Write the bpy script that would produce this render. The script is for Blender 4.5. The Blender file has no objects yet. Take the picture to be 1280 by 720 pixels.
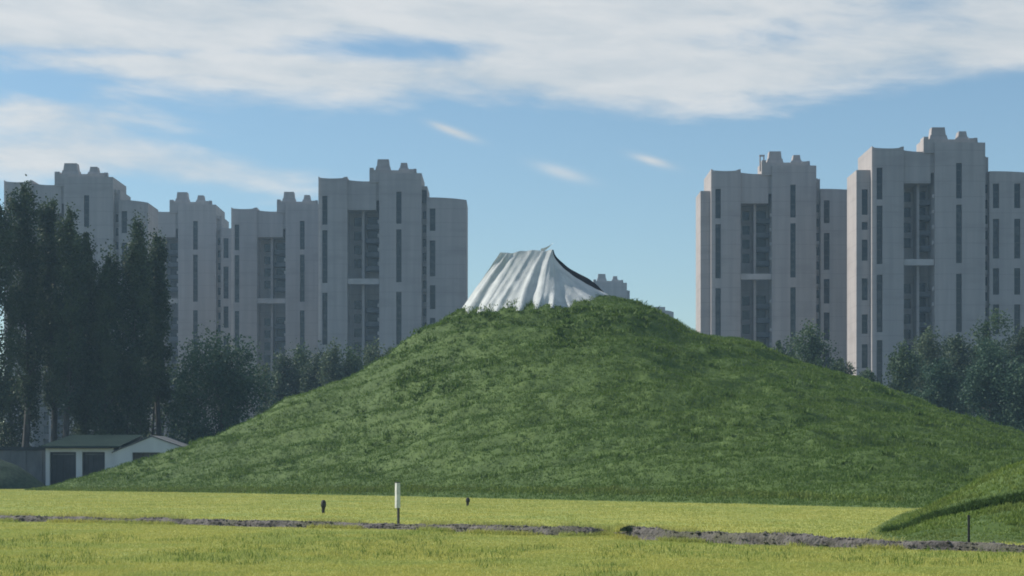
import bpy, math, random
import numpy as np
from mathutils import Vector, Matrix, noise as mn

random.seed(7); rng = np.random.default_rng(7)
S = bpy.context.scene; C = S.collection
R = math.radians

# ------------------------------------------------------------------ camera
F, HY, CH = 2389.0, 580.0, 2.2          # focal length (px of a 1280 wide frame), horizon row, eye height
cam = bpy.data.cameras.new('camera'); co = bpy.data.objects.new('camera', cam); C.objects.link(co)
co.location = (0, 0, CH); co.rotation_euler = (R(90), 0, 0)
cam.sensor_width = 36; cam.lens = 36 * F / 1280; cam.shift_y = (HY - 360) / 1280
cam.clip_start = 0.5; cam.clip_end = 6000
S.camera = co
S.render.resolution_x, S.render.resolution_y = 1024, 576
S.render.engine = 'CYCLES'
S.cycles.filter_width = 1.8
S.cycles.max_bounces = 6; S.cycles.volume_bounces = 0; S.cycles.transparent_max_bounces = 8
S.view_settings.view_transform = 'Standard'; S.view_settings.look = 'None'
S.view_settings.exposure = 0.35; S.view_settings.gamma = 1.0

# ------------------------------------------------------------------ sun and sky
SUN_AZ, SUN_EL = -76.0, 38.0            # degrees from +Y (negative: to the left), degrees up
sun = bpy.data.lights.new('sun', 'SUN'); so = bpy.data.objects.new('sun', sun); C.objects.link(so)
sd = Vector((math.sin(R(SUN_AZ)) * math.cos(R(SUN_EL)), math.cos(R(SUN_AZ)) * math.cos(R(SUN_EL)), math.sin(R(SUN_EL))))
so.rotation_euler = sd.to_track_quat('Z', 'Y').to_euler(); so.location = (-60, 60, 120)
sun.energy = 4.0; sun.angle = R(0.6); sun.color = (1.0, 0.94, 0.84)

W = bpy.data.worlds.new('World'); S.world = W; W.use_nodes = True
nt = W.node_tree; nt.nodes.clear()


class NB:
    """small helper for node trees"""
    def __init__(s, t): s.t = t
    def n(s, typ, **k):
        o = s.t.nodes.new(typ)
        for a, v in k.items(): setattr(o, a, v)
        return o
    def put(s, sock, v):
        if hasattr(v, 'is_linked'): s.t.links.new(v, sock)
        else: sock.default_value = v
    def m(s, op, a, b=None, c=None):
        o = s.n('ShaderNodeMath', operation=op); s.put(o.inputs[0], a)
        if b is not None: s.put(o.inputs[1], b)
        if c is not None: s.put(o.inputs[2], c)
        return o.outputs[0]
    def sstep(s, x, a, b):
        o = s.n('ShaderNodeMapRange', interpolation_type='SMOOTHSTEP')
        s.put(o.inputs[0], x); o.inputs[1].default_value = a; o.inputs[2].default_value = b
        return o.outputs[0]
    def mix(s, f, a, b):
        o = s.n('ShaderNodeMix', data_type='RGBA'); s.put(o.inputs[0], f)
        s.put(o.inputs[6], a if hasattr(a, 'is_linked') else (*a, 1)); s.put(o.inputs[7], b if hasattr(b, 'is_linked') else (*b, 1))
        return o.outputs[2]
    def noise(s, vec, scale, detail=4, rough=.55, dist=0):
        o = s.n('ShaderNodeTexNoise'); s.put(o.inputs['Vector'], vec)
        o.inputs['Scale'].default_value = scale; o.inputs['Detail'].default_value = detail
        o.inputs['Roughness'].default_value = rough; o.inputs['Distortion'].default_value = dist
        return o.outputs[0]
    def comb(s, x, y, z):
        o = s.n('ShaderNodeCombineXYZ'); s.put(o.inputs[0], x); s.put(o.inputs[1], y); s.put(o.inputs[2], z)
        return o.outputs[0]


b = NB(nt)
sky = b.n('ShaderNodeTexSky', sky_type='NISHITA', sun_disc=False)
sky.sun_elevation = R(SUN_EL); sky.sun_rotation = R(SUN_AZ)
sky.altitude = 50; sky.air_density = 1.0; sky.dust_density = 0.3; sky.ozone_density = 1.6
tint = b.n('ShaderNodeMix', data_type='RGBA', blend_type='MULTIPLY'); tint.inputs[0].default_value = 1; nt.links.new(sky.outputs[0], tint.inputs[6]); tint.inputs[7].default_value = (.90, 1.02, 1.05, 1); skyc = tint.outputs[2]
tc = b.n('ShaderNodeTexCoord'); sx = b.n('ShaderNodeSeparateXYZ'); nt.links.new(tc.outputs['Generated'], sx.inputs[0])
az = b.m('ARCTAN2', sx.outputs[0], sx.outputs[1]); el = b.m('ARCSINE', sx.outputs[2])
def A(px): return math.atan((px - 640) / F)
def E(py): return math.atan((HY - py) / F)
nv = b.comb(b.m('MULTIPLY', az, 3.2), b.m('ADD', b.m('MULTIPLY', el, 13.0), b.m('MULTIPLY', az, 0.9)), 0.0)
n1 = b.noise(nv, 2.3, 6, .56, .5); n2 = b.noise(nv, 6.5, 5, .6, .3)
# stratocumulus sheet that begins about eleven degrees up, broken by noise
edge = b.m('ADD', b.m('MULTIPLY', b.m('POWER', b.m('SUBTRACT', az, 0.03), 2.0), 0.20), E(146))
cov = b.m('SUBTRACT', b.m('MULTIPLY', b.sstep(b.m('SUBTRACT', el, edge), -0.012, 0.022), 1.28), 0.62)
cov = b.m('SUBTRACT', cov, b.m('MULTIPLY', b.sstep(el, 0.30, 0.8), 0.42))
def patch(cov, px, py, wx, wy, amp, tilt=0.0):
    dx = b.m('DIVIDE', b.m('SUBTRACT', az, A(px)), wx / F)
    dyy = b.m('SUBTRACT', b.m('SUBTRACT', el, E(py)), b.m('MULTIPLY', b.m('SUBTRACT', az, A(px)), tilt))
    dy = b.m('DIVIDE', dyy, wy / F)
    g = b.m('EXPONENT', b.m('MULTIPLY', b.m('ADD', b.m('MULTIPLY', dx, dx), b.m('MULTIPLY', dy, dy)), -1.0))
    return b.m('ADD', cov, b.m('MULTIPLY', g, amp))
for p in [(500, 62, 130, 17, -.85, 0), (400, 55, 150, 26, -.30, 0), (960, 48, 140, 26, -.50, 0), (180, 75, 160, 9, -.45, .02),
          (70, 155, 160, 30, .82, -.03), (250, 218, 130, 26, .80, -.1), (20, 212, 130, 28, .80, 0), (120, 185, 180, 50, .22, 0), (340, 205, 70, 30, .2, -.2),
          (1130, 20, 120, 40, -.12, 0), (850, 150, 110, 14, .28, 0)]:
    cov = patch(cov, *p)
tot = b.m('ADD', cov, b.m('ADD', b.m('MULTIPLY', b.m('SUBTRACT', n1, .5), 1.9), b.m('MULTIPLY', b.m('SUBTRACT', n2, .5), .85)))
mask = b.sstep(tot, -.36, .50)
wisp = b.m('MULTIPLY', az, 0.0)
for p in [(570, 166, 24, 5.0, .95, -.32), (815, 202, 22, 5.0, .95, -.28), (703, 216, 30, 7, .62, -.28), (550, 158, 14, 4, .4, -.3)]:
    wisp = patch(wisp, *p)
wisp = b.m('MULTIPLY', wisp, b.sstep(n2, .0, .5))
mask = b.m('MINIMUM', b.m('MAXIMUM', b.m('MULTIPLY', mask, .9), wisp), 1.0)
ccol = b.mix(b.sstep(b.m('ADD', b.m('MULTIPLY', n1, .6), b.m('MULTIPLY', n2, .5)), .36, .72), (5.0, 5.5, 5.85), (6.8, 6.85, 6.8))
bg = b.n('ShaderNodeBackground'); nt.links.new(b.mix(mask, skyc, ccol), bg.inputs[0]); bg.inputs[1].default_value = 0.09
wo = b.n('ShaderNodeOutputWorld'); nt.links.new(bg.outputs[0], wo.inputs[0])


# ------------------------------------------------------------------ helpers
def px2w(px, py, d): return Vector(((px - 640) * d / F, d, CH + (HY - py) * d / F))

def mat(name, build, rough=.8, spec=.3):
    m = bpy.data.materials.new(name); m.use_nodes = True
    t = m.node_tree; p = t.nodes['Principled BSDF']; p.inputs['Roughness'].default_value = rough
    p.inputs['Specular IOR Level'].default_value = spec
    build(NB(t), t, p); return m

def noise_mat(name, c0, c1, scale=1.0, stretch=(1, 1, 1), detail=5, lo=.35, hi=.65, bump=0, bscale=8, rough=.8, spec=.3, c2=None, s2=.2):
    def f(b, t, p):
        g = b.n('ShaderNodeNewGeometry'); mp = b.n('ShaderNodeMapping'); t.links.new(g.outputs['Position'], mp.inputs[0])
        mp.inputs['Scale'].default_value = stretch
        col = b.mix(b.sstep(b.noise(mp.outputs[0], scale, detail), lo, hi), c0, c1)
        if c2: col = b.mix(b.m('MULTIPLY', b.sstep(b.noise(mp.outputs[0], s2, 4), .45, .62), .8), col, c2)
        t.links.new(col, p.inputs['Base Color'])
        if bump:
            bp = b.n('ShaderNodeBump'); bp.inputs['Strength'].default_value = bump; bp.inputs['Distance'].default_value = .1
            t.links.new(b.noise(mp.outputs[0], bscale, 5), bp.inputs['Height']); t.links.new(bp.outputs[0], p.inputs['Normal'])
    return mat(name, f, rough, spec)

def leaf_mat(name, dark, light, patchcol=None, ps=.15, trans=.35, rough=.6):
    """blades and leaves: colour varies from piece to piece and in broad patches; light passes through"""
    m = bpy.data.materials.new(name); m.use_nodes = True; t = m.node_tree; b = NB(t)
    p = t.nodes['Principled BSDF']; p.inputs['Roughness'].default_value = rough; p.inputs['Specular IOR Level'].default_value = .2
    g = b.n('ShaderNodeNewGeometry')
    col = b.mix(g.outputs['Random Per Island'], dark, light)
    if patchcol:
        mp = b.n('ShaderNodeMapping'); t.links.new(g.outputs['Position'], mp.inputs[0])
        col = b.mix(b.m('MULTIPLY', b.sstep(b.noise(mp.outputs[0], ps, 5, .6), .42, .62), .75), col, patchcol)
    t.links.new(col, p.inputs['Base Color'])
    tr = b.n('ShaderNodeBsdfTranslucent'); t.links.new(col, tr.inputs[0])
    mx = b.n('ShaderNodeMixShader'); mx.inputs[0].default_value = trans
    t.links.new(p.outputs[0], mx.inputs[1]); t.links.new(tr.outputs[0], mx.inputs[2])
    t.links.new(mx.outputs[0], t.nodes['Material Output'].inputs[0]); return m

def link(o, parent=None):
    C.objects.link(o)
    if parent is not None: o.parent = parent
    return o

def tag(o, label=None, cat=None, group=None, kind=None):
    for k, v in (('label', label), ('category', cat), ('group', group), ('kind', kind)):
        if v: o[k] = v
    return o

def empty(name, loc, label, cat, group=None):
    o = bpy.data.objects.new(name, None); o.location = loc; o.empty_display_size = .5
    return tag(link(o), label, cat, group)

def mesh(name, V, Fc, mats, parent=None, smooth=False, mi=None):
    me = bpy.data.meshes.new(name); me.from_pydata([tuple(v) for v in V], [], Fc)
    for m in (mats if isinstance(mats, (list, tuple)) else [mats]): me.materials.append(m)
    if mi is not None: me.polygons.foreach_set('material_index', mi)
    if smooth: me.polygons.foreach_set('use_smooth', [True] * len(me.polygons))
    me.update(); return link(bpy.data.objects.new(name, me), parent)

def npmesh(name, V, loops, n, mats, parent=None, mi=None, smooth=False):
    """V (k,3) array, loops flat index array, every face with n corners"""
    me = bpy.data.meshes.new(name); V = np.asarray(V, np.float32); nf = len(loops) // n
    me.vertices.add(len(V)); me.vertices.foreach_set('co', V.ravel())
    me.loops.add(len(loops)); me.loops.foreach_set('vertex_index', np.asarray(loops, np.int32))
    me.polygons.add(nf); me.polygons.foreach_set('loop_start', np.arange(nf, dtype=np.int32) * n)
    me.polygons.foreach_set('loop_total', np.full(nf, n, np.int32))
    for m in (mats if isinstance(mats, (list, tuple)) else [mats]): me.materials.append(m)
    if mi is not None: me.polygons.foreach_set('material_index', np.asarray(mi, np.int32))
    if smooth: me.polygons.foreach_set('use_smooth', np.ones(nf, bool))
    me.update(calc_edges=True); me.validate()
    return link(bpy.data.objects.new(name, me), parent)

def box(V, Fc, x0, x1, y0, y1, z0, z1, tx=0, ty=0):
    """box, its top drawn in by tx, ty"""
    i = len(V)
    V += [(x0, y0, z0), (x1, y0, z0), (x1, y1, z0), (x0, y1, z0),
          (x0 + tx, y0 + ty, z1), (x1 - tx, y0 + ty, z1), (x1 - tx, y1 - ty, z1), (x0 + tx, y1 - ty, z1)]
    Fc += [(i, i+3, i+2, i+1), (i+4, i+5, i+6, i+7), (i, i+1, i+5, i+4), (i+1, i+2, i+6, i+5), (i+2, i+3, i+7, i+6), (i+3, i, i+4, i+7)]

def boxobj(name, dims, m, parent=None, tx=0, ty=0):
    V, Fc = [], []; box(V, Fc, *dims, tx, ty); return mesh(name, V, Fc, m, parent)

def tube(V, Fc, pts, rad, n=7, cap=True):
    i0 = len(V)
    for k, (p, r) in enumerate(zip(pts, rad)):
        a = pts[max(k-1, 0)]; c = pts[min(k+1, len(pts)-1)]
        t = (Vector(c) - Vector(a)).normalized(); u = t.orthogonal().normalized(); w = t.cross(u)
        for j in range(n):
            an = 2 * math.pi * j / n; q = Vector(p) + (u * math.cos(an) + w * math.sin(an)) * r; V.append(tuple(q))
    for k in range(len(pts) - 1):
        for j in range(n):
            a = i0 + k*n + j; c = i0 + k*n + (j+1) % n; Fc.append((a, c, c + n, a + n))
    if cap:
        Fc.append(tuple(i0 + (len(pts)-1)*n + j for j in range(n))); Fc.append(tuple(i0 + n - 1 - j for j in range(n)))

def fbm(x, y, s, oct=4, seed=0.0):
    """vectorised value noise, about -1..1"""
    x = np.asarray(x, float) * s + seed; y = np.asarray(y, float) * s + seed * 1.7; tot = 0; a = 1; na = 0
    def h(i, j):
        v = np.sin(i * 127.1 + j * 311.7) * 43758.5453; return v - np.floor(v)
    for _ in range(oct):
        i = np.floor(x); j = np.floor(y); f = x - i; g = y - j; f = f*f*(3-2*f); g = g*g*(3-2*g)
        v = (h(i, j)*(1-f) + h(i+1, j)*f)*(1-g) + (h(i, j+1)*(1-f) + h(i+1, j+1)*f)*g
        tot = tot + a*(v*2-1); na += a; a *= .5; x = x*2.03 + 17.1; y = y*2.03 + 5.3
    return tot / na

def sm(t): t = np.clip(t, 0, 1); return t*t*(3-2*t)

def blades(name, P, H, Wd, lean, m, label, cat, parent=None, n=3, spread=.06):
    """n blades per root point: curved two-piece triangles; one mesh"""
    P = np.repeat(P, n, 0); H = np.repeat(H, n) * rng.uniform(.55, 1.15, len(P)); Wd = np.repeat(Wd, n)
    k = len(P); P = P + np.c_[rng.normal(0, 1, (k, 2)) * np.repeat(np.asarray(spread) * np.ones(k // n), n)[:, None], np.zeros(k)]
    a = rng.uniform(0, 2*math.pi, k); ca, sa = np.cos(a), np.sin(a)
    L = np.abs(rng.normal(lean, lean*.5, k)) * H; la = rng.uniform(0, 2*math.pi, k)
    dx, dy = np.cos(la) * L, np.sin(la) * L
    w = Wd * .5; z = np.zeros(k)
    V = np.stack([P + np.c_[-ca*w, -sa*w, z - .02], P + np.c_[ca*w, sa*w, z - .02],
                  P + np.c_[dx*.35 + ca*w*.7, dy*.35 + sa*w*.7, H*.6], P + np.c_[dx*.35 - ca*w*.7, dy*.35 - sa*w*.7, H*.6],
                  P + np.c_[dx, dy, H]], 1).reshape(-1, 3)
    b0 = np.arange(k)[:, None] * 5
    T = np.concatenate([b0 + np.array([[0, 1, 2]]), b0 + np.array([[0, 2, 3]]), b0 + np.array([[3, 2, 4]])], 1).ravel()
    return tag(npmesh(name, V, T, 3, m, parent), label, cat, kind='stuff')


# ------------------------------------------------------------------ materials
M = {}
M['earth'] = noise_mat('dull_ground', (.05, .055, .045), (.09, .095, .07), .05, detail=6, rough=.95)
M['ground'] = noise_mat('lawn_soil', (.24, .27, .05), (.36, .37, .08), .6, (1, 1, 1), 6, c2=(.22, .28, .06), s2=.12)
M['field_grass'] = leaf_mat('field_grass', (.36, .375, .08), (.56, .535, .175), (.34, .40, .115), .22, .38)
M['mound'] = noise_mat('mound_soil', (.056, .10, .019), (.080, .13, .027), .7, (1, 1, 1), 6, c2=(.060, .105, .022), s2=.1)
M['mound_grass'] = leaf_mat('mound_grass', (.080, .14, .027), (.135, .205, .042), (.094, .162, .034), .13, .34)
M['weed'] = leaf_mat('weed_leaf', (.055, .105, .02), (.115, .185, .036), None, .1, .32)
M['bank_grass'] = leaf_mat('bank_grass', (.095, .165, .028), (.24, .31, .065), (.16, .20, .05), .5, .3)
M['shade_weed'] = leaf_mat('shade_weed', (.055, .105, .03), (.10, .165, .05), None, .1, .35)  # leaf colour carries the shade of the bank's steep cut
M['gravel'] = noise_mat('gravel', (.075, .068, .064), (.20, .182, .17), 2.5, (1, 1, 1), 8, .3, .7, .8, 14, .95, c2=(.11, .11, .07), s2=.5)
def wallf(b, t, p):
    g = b.n('ShaderNodeNewGeometry'); tc = b.n('ShaderNodeTexCoord'); oi = b.n('ShaderNodeObjectInfo')
    mp = b.n('ShaderNodeMapping'); t.links.new(g.outputs['Position'], mp.inputs[0]); mp.inputs['Scale'].default_value = (1, 1, .05)
    m2 = b.n('ShaderNodeMapping'); t.links.new(g.outputs['Position'], m2.inputs[0]); m2.inputs['Scale'].default_value = (.3, .3, 1)
    col = b.mix(b.sstep(b.noise(mp.outputs[0], .9, 6), .3, .7), (.335, .31, .302), (.405, .37, .355))      # rain streaks
    col = b.mix(b.m('MULTIPLY', b.sstep(b.noise(m2.outputs[0], .33, 3), .5, .7), .5), col, (.285, .262, .255))  # tone of single storeys
    sz = b.n('ShaderNodeSeparateXYZ'); t.links.new(tc.outputs['Object'], sz.inputs[0])
    fr = b.m('FRACT', b.m('DIVIDE', sz.outputs[2], 3.0)); joint = b.m('LESS_THAN', fr, .045)
    col = b.mix(b.m('MULTIPLY', joint, .35), col, (.20, .185, .18))
    t.links.new(col, p.inputs['Base Color'])
M['concrete'] = mat('tower_render', wallf, .9, .2)
M['concrete_pale'] = noise_mat('tower_band', (.38, .36, .35), (.46, .43, .42), .4, (1, 1, 1), 5, rough=.9)
def glassf(b, t, p):
    oi = b.n('ShaderNodeObjectInfo'); g = b.n('ShaderNodeNewGeometry'); mp = b.n('ShaderNodeMapping'); t.links.new(g.outputs['Position'], mp.inputs[0])
    mp.inputs['Scale'].default_value = (.6, .6, .9)
    f = b.m('MULTIPLY', b.sstep(b.m('ADD', b.noise(mp.outputs[0], .8, 2), b.m('MULTIPLY', oi.outputs['Random'], .2)), .60, .80), .6)
    t.links.new(b.mix(f, (.010, .014, .020), (.085, .09, .095)), p.inputs['Base Color'])                   # curtains behind some panes
M['glass'] = mat('tower_glass', glassf, .15, .3)
M['frame'] = noise_mat('window_frame', (.03, .033, .038), (.05, .053, .058), 1, rough=.6)
M['balcony'] = noise_mat('balcony_panel', (.10, .105, .115), (.14, .145, .155), .6, rough=.7)
M['dark_box'] = noise_mat('roof_plant', (.04, .045, .05), (.07, .075, .08), 1, rough=.7)
M['bark'] = noise_mat('bark', (.045, .042, .040), (.10, .096, .09), 3, (1, 1, .3), 6, bump=.5, rough=.95)
M['white_wall'] = noise_mat('white_wall', (.56, .57, .58), (.68, .69, .69), .5, (1, 1, .4), 6, rough=.9, c2=(.56, .56, .55), s2=.3)
M['grey_wall'] = noise_mat('grey_wall', (.10, .11, .12), (.16, .165, .17), .6, (1, 1, .5), 6, rough=.9)
M['roof_green'] = noise_mat('green_sheet_roof', (.014, .035, .03), (.024, .05, .042), .5, rough=.55)
M['dark_door'] = noise_mat('dark_door', (.03, .035, .04), (.055, .06, .07), .8, rough=.5)
M['eave'] = noise_mat('eave_board', (.02, .025, .027), (.035, .04, .045), 1, rough=.7)
M['net'] = noise_mat('green_net', (.016, .036, .024), (.034, .062, .038), 3, detail=6, bump=.5, bscale=5, rough=.85)
M['post_white'] = noise_mat('post_white', (.55, .56, .52), (.72, .72, .67), 6, rough=.7)
M['post_dark'] = noise_mat('post_dark', (.02, .022, .022), (.045, .045, .045), 6, rough=.7)
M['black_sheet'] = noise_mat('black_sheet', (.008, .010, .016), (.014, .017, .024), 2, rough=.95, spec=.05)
def tarpf(b, t, p):
    g = b.n('ShaderNodeNewGeometry')
    t.links.new(b.mix(b.sstep(b.noise(g.outputs['Position'], .9, 6), .35, .7), (.53, .56, .565), (.66, .685, .68)), p.inputs['Base Color'])
    bp = b.n('ShaderNodeBump'); bp.inputs['Strength'].default_value = .5; bp.inputs['Distance'].default_value = .12
    t.links.new(b.noise(g.outputs['Position'], 3.0, 8, .68, 1.6), bp.inputs['Height']); t.links.new(bp.outputs[0], p.inputs['Normal'])
    tr = b.n('ShaderNodeBsdfTranslucent'); tr.inputs[0].default_value = (.66, .68, .68, 1); mx = b.n('ShaderNodeMixShader'); mx.inputs[0].default_value = .16
    t.links.new(p.outputs[0], mx.inputs[1]); t.links.new(tr.outputs[0], mx.inputs[2]); t.links.new(mx.outputs[0], t.nodes['Material Output'].inputs[0])
M['tarp'] = mat('white_sheet', tarpf, .75, .15)

# ------------------------------------------------------------------ ground
V, Fc = [], []
g = 3000
mesh('ground', [(-g, -300, 0), (g, -300, 0), (g, g, 0), (-g, g, 0)], [(0, 1, 2, 3)], M['earth'])['kind'] = 'structure'
mesh('lawn', [(-80, -25, .004), (80, -25, .004), (80, 174, .004), (-80, 174, .004)], [(0, 1, 2, 3)], M['ground'])['kind'] = 'structure'

# ------------------------------------------------------------------ mound
MD = 160.0
crest_px = [(20, 616), (37, 613), (70, 605), (100, 594), (150, 581), (215, 562), (237, 554), (275, 537), (320, 521), (345, 508), (430, 475), (487, 442),
            (542, 403), (575, 386), (610, 378), (650, 371), (700, 365), (740, 364), (772, 368), (800, 376), (822, 388), (860, 406), (925, 424), (1007, 455),
            (1057, 472), (1109, 491), (1175, 514), (1253, 545), (1280, 556), (1360, 590), (1430, 616)]
cx = np.array([(p[0] - 640) * MD / F for p in crest_px]); cz = np.array([CH + (HY - p[1]) * MD / F for p in crest_px]) - .12
cz = np.maximum(cz, 0)
toe_px = [(20, 612.6), (70, 613.5), (300, 616.5), (500, 620), (700, 624.5), (900, 628.5), (1100, 633.5)]
tx_ = np.array([(p[0] - 640) / F * (CH * F / (p[1] - HY)) for p in toe_px] + [32, 45, 58]); ty_ = np.array([CH * F / (p[1] - HY) for p in toe_px] + [92, 96, 140])
def mound_h(x, y, disp=True):
    x = np.asarray(x, float); y = np.asarray(y, float)
    zc = np.interp(x, cx, cz); zc = (zc + np.interp(x - .8, cx, cz) + np.interp(x + .8, cx, cz)) / 3
    front = MD - np.interp(x, tx_, ty_); front = np.maximum(front, 3)
    back = np.clip(zc * 1.9, 5, 40)
    t = np.where(y < MD, (MD - y) / front, (y - MD) / back)
    tr = np.sqrt(t*t + .0035) - .0592
    f = np.clip(1 - tr, -.2, 1)
    prof = np.where(f > 0, .35*f + .65*f**1.55, f*.6)
    h = np.where(f > 0, prof * zc, f * 3)
    if disp:
        amp = sm(h / 2.0)
        # creases run round the slope, longer sideways than up
        h = h + amp * (.42 * (1 - .6*np.exp(-((y - MD) / 9)**2)) * fbm(x, y + .35*h, .22, 4, 3.1) + .56 * fbm(x * .40 + .22*y, (y*.5 + h), .60, 2, 9.2) + .20 * fbm(x * .32 + .2*y, (y*.5 + h), 1.35, 2, 4.2) + .10 * fbm(x, y, 1.6, 2, 1.2))
    return h
xs = np.linspace(-44, 60, 620); ys = np.concatenate([np.linspace(90, 164, 560), np.linspace(165, 202, 60)])
X, Y = np.meshgrid(xs, ys); Z = mound_h(X, Y)
Vn = np.c_[X.ravel(), Y.ravel(), Z.ravel()]
nx, ny = len(xs), len(ys); idx = np.arange(nx*ny).reshape(ny, nx)
Q = np.stack([idx[:-1, :-1], idx[:-1, 1:], idx[1:, 1:], idx[1:, :-1]], -1).reshape(-1, 4)
zq = Vn[Q, 2].max(1); Q = Q[zq > -.3]
mo = npmesh('mound', Vn, Q.ravel(), 4, M['mound'], smooth=True)
tag(mo, kind='structure')

# grass of the mound
k = 105000
gx = rng.uniform(-43, 46, k*2); gy = 92 + (165 - 92) * rng.random(k*2)
gz = mound_h(gx, gy); px = 640 + gx / gy * F
ok = (gz > .03) & (px > 30) & (px < 1330)
gx, gy, gz = gx[ok][:k], gy[ok][:k], gz[ok][:k]
clump = .5 + .5 * fbm(gx, gy + .4*gz, .5, 3, 4.4)
Hb = .09 + .26 * clump**2.0 * sm(gz / 1.5)
blades('mound_grass', np.c_[gx, gy, gz], Hb, np.full(len(gx), .05), .5, M['mound_grass'],
       'shaggy dark green grass covering the big mound', 'grass', n=4, spread=.14)
# coarse weeds standing out of the grass, thickest below the sheet
k = 2600
wx = np.concatenate([rng.uniform(-38, 44, k), rng.uniform(-9, 12, 900)]); wy = np.concatenate([rng.uniform(98, 161, k), rng.uniform(146, 160, 900)])
wz = mound_h(wx, wy); cl = fbm(wx, wy + .5*wz, .28, 3, 7.7); ok = (wz > 1.0) & (cl > rng.uniform(-.25, .4, len(cl)))
wx, wy, wz = wx[ok], wy[ok], wz[ok]
blades('mound_weeds', np.c_[wx, wy, wz], rng.uniform(.16, .40, len(wx)), np.full(len(wx), .11), .9, M['weed'],
       'taller leafy weeds in clumps on the big mound', 'weeds', n=16, spread=.24)

# ------------------------------------------------------------------ bank on the right
def bank_h(x, y):
    x = np.asarray(x, float); y = np.asarray(y, float)
    lx = 10.3 + (y - 60) * .25
    s = np.maximum(x - lx, 0)
    fr = sm((y - 52.2) / 12.5)
    h = np.where(s < 9, .32*s, 2.88 + (s-9)*.1) * sm(s / 5.5) * fr * sm((100 - y) / 22)
    yc = 60.2 - (x - 11.5) * .42 + .35 * fbm(x, y*0, .6, 2, 2.0)
    h = h + .26 * sm((y - yc) / .45) * sm((s - .9) / 2.6) * sm((86 - y) / 20)
    yc2 = 55.6 - (x - 13.5) * .25
    h = h + .12 * sm((y - yc2) / .5) * sm((s - 1.6) / 1.5) * sm((70 - y) / 10)
    return h + .10 * fbm(x, y, .8, 3, 5.5) * sm(h / .5) - .05 * (h < .01)
xs = np.linspace(9, 32, 240); ys = np.linspace(51, 103, 400); X, Y = np.meshgrid(xs, ys); Z = bank_h(X, Y)
nx, ny = len(xs), len(ys); idx = np.arange(nx*ny).reshape(ny, nx)
Q = np.stack([idx[:-1, :-1], idx[:-1, 1:], idx[1:, 1:], idx[1:, :-1]], -1).reshape(-1, 4)
Vn = np.c_[X.ravel(), Y.ravel(), Z.ravel()]; Q = Q[Vn[Q, 2].max(1) > -.02]
tag(npmesh('grassy_bank', Vn, Q.ravel(), 4, M['mound'], smooth=True), kind='structure')
k = 60000
gx = rng.uniform(10, 28, k); gy = rng.uniform(52, 100, k); gz = bank_h(gx, gy); pxx = 640 + gx/gy*F
ok = (gz > .015 + .05*rng.random(k)) & (pxx < 1310); gx, gy, gz = gx[ok], gy[ok], gz[ok]
cl = .5 + .5 * fbm(gx, gy, .7, 3, 1.4)
blades('bank_grass', np.c_[gx, gy, gz], (.04 + .22 * cl**1.5) * (.35 + .65*sm(gz / .6)), np.full(len(gx), .026), .5, M['bank_grass'],
       'green grass on the low bank at the right', 'grass', n=4, spread=.07)
k = 5200  # dark weeds added so the steep cut reads as a shaded band
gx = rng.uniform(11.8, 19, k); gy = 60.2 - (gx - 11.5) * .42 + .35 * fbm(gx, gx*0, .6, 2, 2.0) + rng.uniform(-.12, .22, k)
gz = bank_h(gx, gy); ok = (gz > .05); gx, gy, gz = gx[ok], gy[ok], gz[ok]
blades('bank_shade_weeds', np.c_[gx, gy, gz - .05], rng.uniform(.10, .26, len(gx)), np.full(len(gx), .035), .7, M['shade_weed'],
       'weeds along the cut in the low bank, darkened as its shade', 'weeds', n=5, spread=.06)

# ------------------------------------------------------------------ gravel track with a broken edge
tpx = [(-120, 643, 649), (0, 644, 652), (160, 645.5, 655), (320, 648, 659), (500, 653, 662), (640, 656, 669), (740, 659, 671), (762, 664, 669),
       (785, 658, 675), (900, 661, 680), (1000, 666, 684), (1100, 671, 687), (1200, 676, 689), (1400, 684, 696)]
# front foot of the edge stands on the ground; the lip stands over it
fd = np.array([CH * F / (p[2] - HY) for p in tpx]); fx = np.array([(p[0] - 640) / F for p in tpx]) * fd
lip = np.array([max(.06, (p[2] - p[1]) * d / F * .76) for p, d in zip(tpx, fd)])
n_u = 1500; u = np.linspace(0, 1, n_u)
arc = np.r_[0, np.cumsum(np.hypot(np.diff(fx), np.diff(fd)))]; ua = u * arc[-1]
bx_, by_, bl = np.interp(ua, arc, fx), np.interp(ua, arc, fd), np.interp(ua, arc, lip)
by_ = by_ + .16 * fbm(ua, ua*0, .9, 4, 2.2); bl = bl * (1 + .38 * fbm(ua, ua*0, .55, 4, 8.8))
vv = [(-.10, -.03), (0.0, .0), (.05, .35), (.08, .62), (.15, .88), (.30, 1.0), (.8, .98), (1.6, .8), (2.3, .35), (3.0, -.10)]
V = []
for j, (vy, vz) in enumerate(vv):
    zz = bl * vz + (.05 * fbm(ua, ua*0 + j*3.3, 2.2, 4, j*1.3) if 0 < j < 9 else 0)
    yy = by_ + vy + (.07 * fbm(ua, ua*0 + j*2.1, 2.8, 3, 4 + j) if j < 6 else 0)
    V.append(np.c_[bx_, yy, zz])
V = np.concatenate(V); idx = np.arange(len(vv) * n_u).reshape(len(vv), n_u)
Q = np.stack([idx[:-1, :-1], idx[:-1, 1:], idx[1:, 1:], idx[1:, :-1]], -1).reshape(-1, 4)
tag(npmesh('gravel_track', V, Q.ravel(), 4, M['gravel'], smooth=True), kind='structure')
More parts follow.
